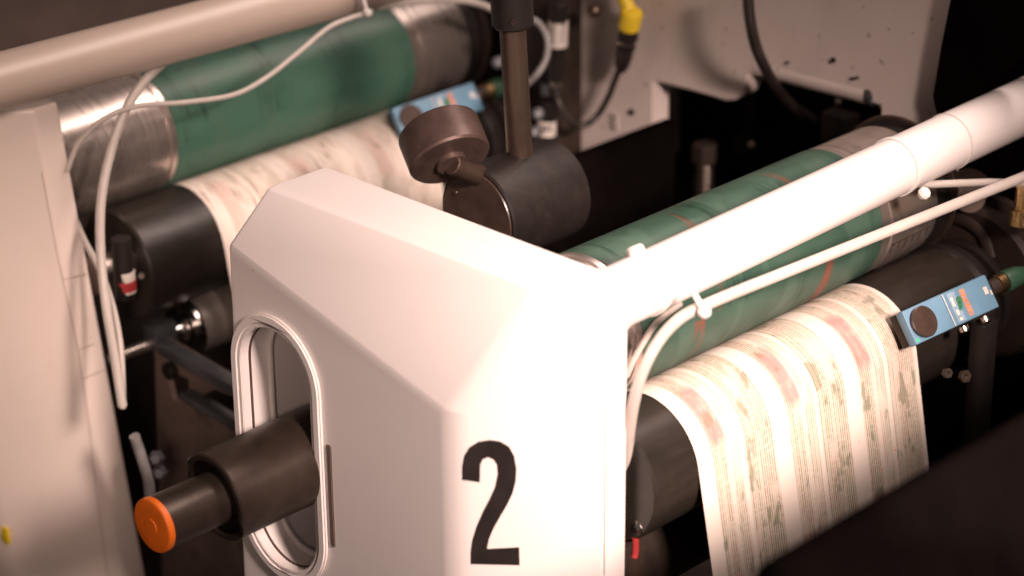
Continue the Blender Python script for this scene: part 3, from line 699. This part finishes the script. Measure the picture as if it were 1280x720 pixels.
route('air_tube', [(772, 640, 1.80), (781, 596, 1.76), (786, 545, 1.73), (793, 500, 1.71), (805, 460, 1.70), (825, 424, 1.70), (850, 398, 1.70), (878, 383, 1.705), (920, 365, 1.73), (1000, 333, 1.775), (1100, 293, 1.83), (1200, 253, 1.89), (1300, 213, 1.95), (1420, 165, 2.03)], .0042, MT['tube'], 'thick milky tube tied below the bright cross bar')
route('air_tube', [(783, 470, 1.76), (793, 448, 1.755), (806, 425, 1.755), (822, 402, 1.76), (850, 380, 1.78)], .0024, MT['tube'], 'thin milky tube curling down beside the numbered housing')
route('air_tube', [(1110, 222, 1.93), (1150, 230, 1.93), (1200, 229, 1.94), (1250, 228, 1.96), (1320, 232, 2.0), (1420, 236, 2.05)], .0030, MT['tube'], 'thin milky tube leaving the cross bar at the right edge')
route('air_tube', [(470, 10, 2.20), (510, 2, 2.22), (560, -1, 2.24), (600, 5, 2.26), (632, 20, 2.28)], .0032, MT['tube'], 'thin milky tube along the top edge above the rod')
route('grey_hose', [(655, 24, 2.22), (672, 28, 2.22), (684, 48, 2.22), (683, 72, 2.22), (672, 92, 2.22), (655, 108, 2.23), (640, 118, 2.24)], .0032, MT['hose'], 'short grey hose looping beside the upright rod', 'hose')
route('signal_cable', [on('X', WX-.024, 777, 78), on('X', WX-.024, 770, 97), on('X', WX-.024, 760, 122), on('X', WX-.03, 746, 145), on('X', WX-.045, 728, 157), on('X', WX-.05, 712, 150), on('X', WX-.05, 699, 130), on('X', WX-.05, 694, 108)], .0030, MT['cable'], 'thin black cable looping down from the yellow plug', 'cable')
route('signal_cable', [on('X', WX-a, x, y) for x, y, a in ((934, -20, .05), (937, 20, .05), (944, 55, .045), (955, 82, .035), (970, 108, .01), (990, 132, -.03), (1015, 150, -.07))], .0050, MT['cable'], 'thick black cable hanging over the frame cutout', 'cable')
WP = WX-.022
def tie(p_bar, axis_y, axis_z, r, tail, lab, tube_pt=None):
    t = thing('cable_tie', lab, 'cable tie', p_bar, 'white cable ties'); V = []
    x = p_bar.x
    st = turned('strap', [(0, r), (0, r+.0011), (.0042, r+.0011), (.0042, r)], (x-.002, axis_y, axis_z), (1, 0, 0), MT['tie'], t, 64)
    h = turned('tie_head', [(-.0045, 0), (-.004, .003), (-.001, .0048), (.002, .0047), (.004, .003), (.0045, 0)], tail, (.2, -.6, .7), MT['tie'], t, 20)
    return t
def bar_r(x): return 1.0685+(x-.072)/1.278*.022
xs = .165
p = dep(880, 390, 1.695); t = tie(Vector((p.x, -.0515, bar_r(p.x))), -.0515, bar_r(p.x), .0224, p, 'white cable tie with round head holding the thick tube under the bright bar')
tube('strap_tail', [p, p+Vector((.000, .010, .012))], .0022, MT['tie'], t, 10, 3)
b1 = dep(840, 298, 1.70); turned('tie_lug', [(-.006, 0), (-.005, .004), (.005, .004), (.006, 0)], (b1.x-.004, -.0515+.008, bar_r(b1.x)+.0228), (1, 0, 0), MT['tie'], t, 16)
p = dep(1155, 242, 1.90); t = tie(Vector((p.x, -.0515, bar_r(p.x))), -.0515, bar_r(p.x), .0224, p, 'small white cable tie under the bright bar near the right edge')
p = dep(216, 72, 2.06)
t = thing('cable_tie', 'beige cable tie at the upper end of the thick tube at left', 'cable tie', p, 'white cable ties')
box('tie_head', p, XYZ, (.007, .007, .006), MT['tie'], t, .001); tube('strap', [p+Vector((0, 0, .0)), p+Vector((.002, .01, .02))], .002, MT['tie'], t, 8, 3)
p = dep(459, 16, 2.14)
t = thing('cable_tie', 'small cable tie holding the thin tube at the top of the green cylinder', 'cable tie', p, 'white cable ties')
box('tie_head', p, XYZ, (.007, .007, .005), MT['tie'], t, .001); tube('strap', [p, p+Vector((.002, .01, .018))], .0018, MT['tie'], t, 8, 3)

# yellow plug and its black connector
yp = thing('cable_plug', 'yellow and black cable plug in front of the grey frame', 'plug', on('X', WX-.024, 786, 20))
d_ = (on('X', WX-.024, 776, 88)-on('X', WX-.024, 789, 20)).normalized()
turned('yellow_sleeve', [(0, 0), (0, .0095), (.002, .0105), (.018, .0100), (.021, .008), (.021, 0)], on('X', WX-.024, 790, 13), d_, MT['yellow'], yp, 28)
tube('yellow_cable', [on('X', WX-.024, 772, -30), on('X', WX-.024, 778, -8), on('X', WX-.024, 787, 14)], .0068, MT['yellow'], yp, 18)
turned('lock_ring', [(0, 0), (0, .0085), (.004, .0092), (.010, .0092), (.0115, .0075), (.013, .0075), (.014, .0085), (.020, .0085), (.021, 0)], on('X', WX-.024, 787, 36), d_, MT['black'], yp, 20)
turned('black_boot', [(0, 0), (0, .0078), (.008, .0084), (.020, .0068), (.026, .004), (.026, 0)], on('X', WX-.024, 782, 58), d_, MT['cable'], yp, 24)
turned('steel_band', [(0, .0080), (0, .0088), (.0015, .0088), (.0015, .0080)], on('X', WX-.024, 783.5, 51), d_, MT['steel'], yp, 24)

# round proximity sensors against the column
ps = thing('proximity_sensor', 'black round sensor with a printed grey label at the top of the column', 'sensor', on('X', WX-.046, 697, 45))
up_ = (on('X', WX-.046, 697, 0)-on('X', WX-.046, 694, 110)).normalized()
cyl('sensor_barrel', on('X', WX-.046, 695, 100), up_, .075, .0085, MT['black'], ps, .001, 28)
cyl('sensor_label', on('X', WX-.046, 696.5, 57), up_, .024, .0094, MT['label'], ps, .0003, 28)
o_ = on('X', WX-.046, 696.5, 57); side = Vector((math.cos(YAW), -math.sin(YAW), 0))
for k in range(4):
    for j in range(3):
        box('label_print', o_+up_*(.0035+k*.0052)-fwd*.0092+side*(-.0045+.0043*j+.0006*(k % 2)), (side, up_, fwd), (.0030 if (k+j) % 3 else .0018, .0030, .0006), MT['ink'], ps, 0)
turned('steel_nut', [(0, 0), (0, .0055), (.007, .0055), (.007, 0)], on('X', WX-.046, 694.5, 107), up_, MT['steel'], ps, 20)
turned('top_stem', [(0, 0), (0, .003), (.012, .003), (.012, 0)], on('X', WX-.046, 697, 22), up_, MT['steel'], ps, 16)
cy_ = thing('labelled_cylinder', 'small black cylinder with a white label reading 01 beside the upright rod', 'cylinder', on('X', WX-.05, 683, 158))
cyl('cylinder_body', on('X', WX-.05, 684, 178), up_, .042, .0078, MT['black'], cy_, .001, 28)
cyl('cylinder_label', on('X', WX-.05, 683.5, 168), up_, .0150, .0087, MT['label'], cy_, .0003, 28)
text('label_number', '01.', .0100, on('X', WX-.05, 686, 162)-fwd*.0094, side, up_, MT['ink'], cy_)
turned('cylinder_cap', [(0, 0), (0, .0045), (.010, .0040), (.010, 0)], on('X', WX-.05, 681, 118), up_, MT['greysteel'], cy_, 16)
for i, (x, y) in enumerate(((668, 165), (672, 142), (622, 78))):
    g = turned('dark_fitting', [(0, 0), (0, .006), (.006, .006), (.008, .003), (.008, 0)], dep(x, y, 2.24), (-.6, -.7, .3), MT['greysteel'], None, 16)
    tag(g, ['lower dark round fitting between the rod and the labelled cylinder', 'upper dark round fitting between the rod and the labelled cylinder', 'dark round fitting left of the upright rod'][i], 'fitting')

# ------------------------------------------------------------------ dark guard rail close to the camera at lower right
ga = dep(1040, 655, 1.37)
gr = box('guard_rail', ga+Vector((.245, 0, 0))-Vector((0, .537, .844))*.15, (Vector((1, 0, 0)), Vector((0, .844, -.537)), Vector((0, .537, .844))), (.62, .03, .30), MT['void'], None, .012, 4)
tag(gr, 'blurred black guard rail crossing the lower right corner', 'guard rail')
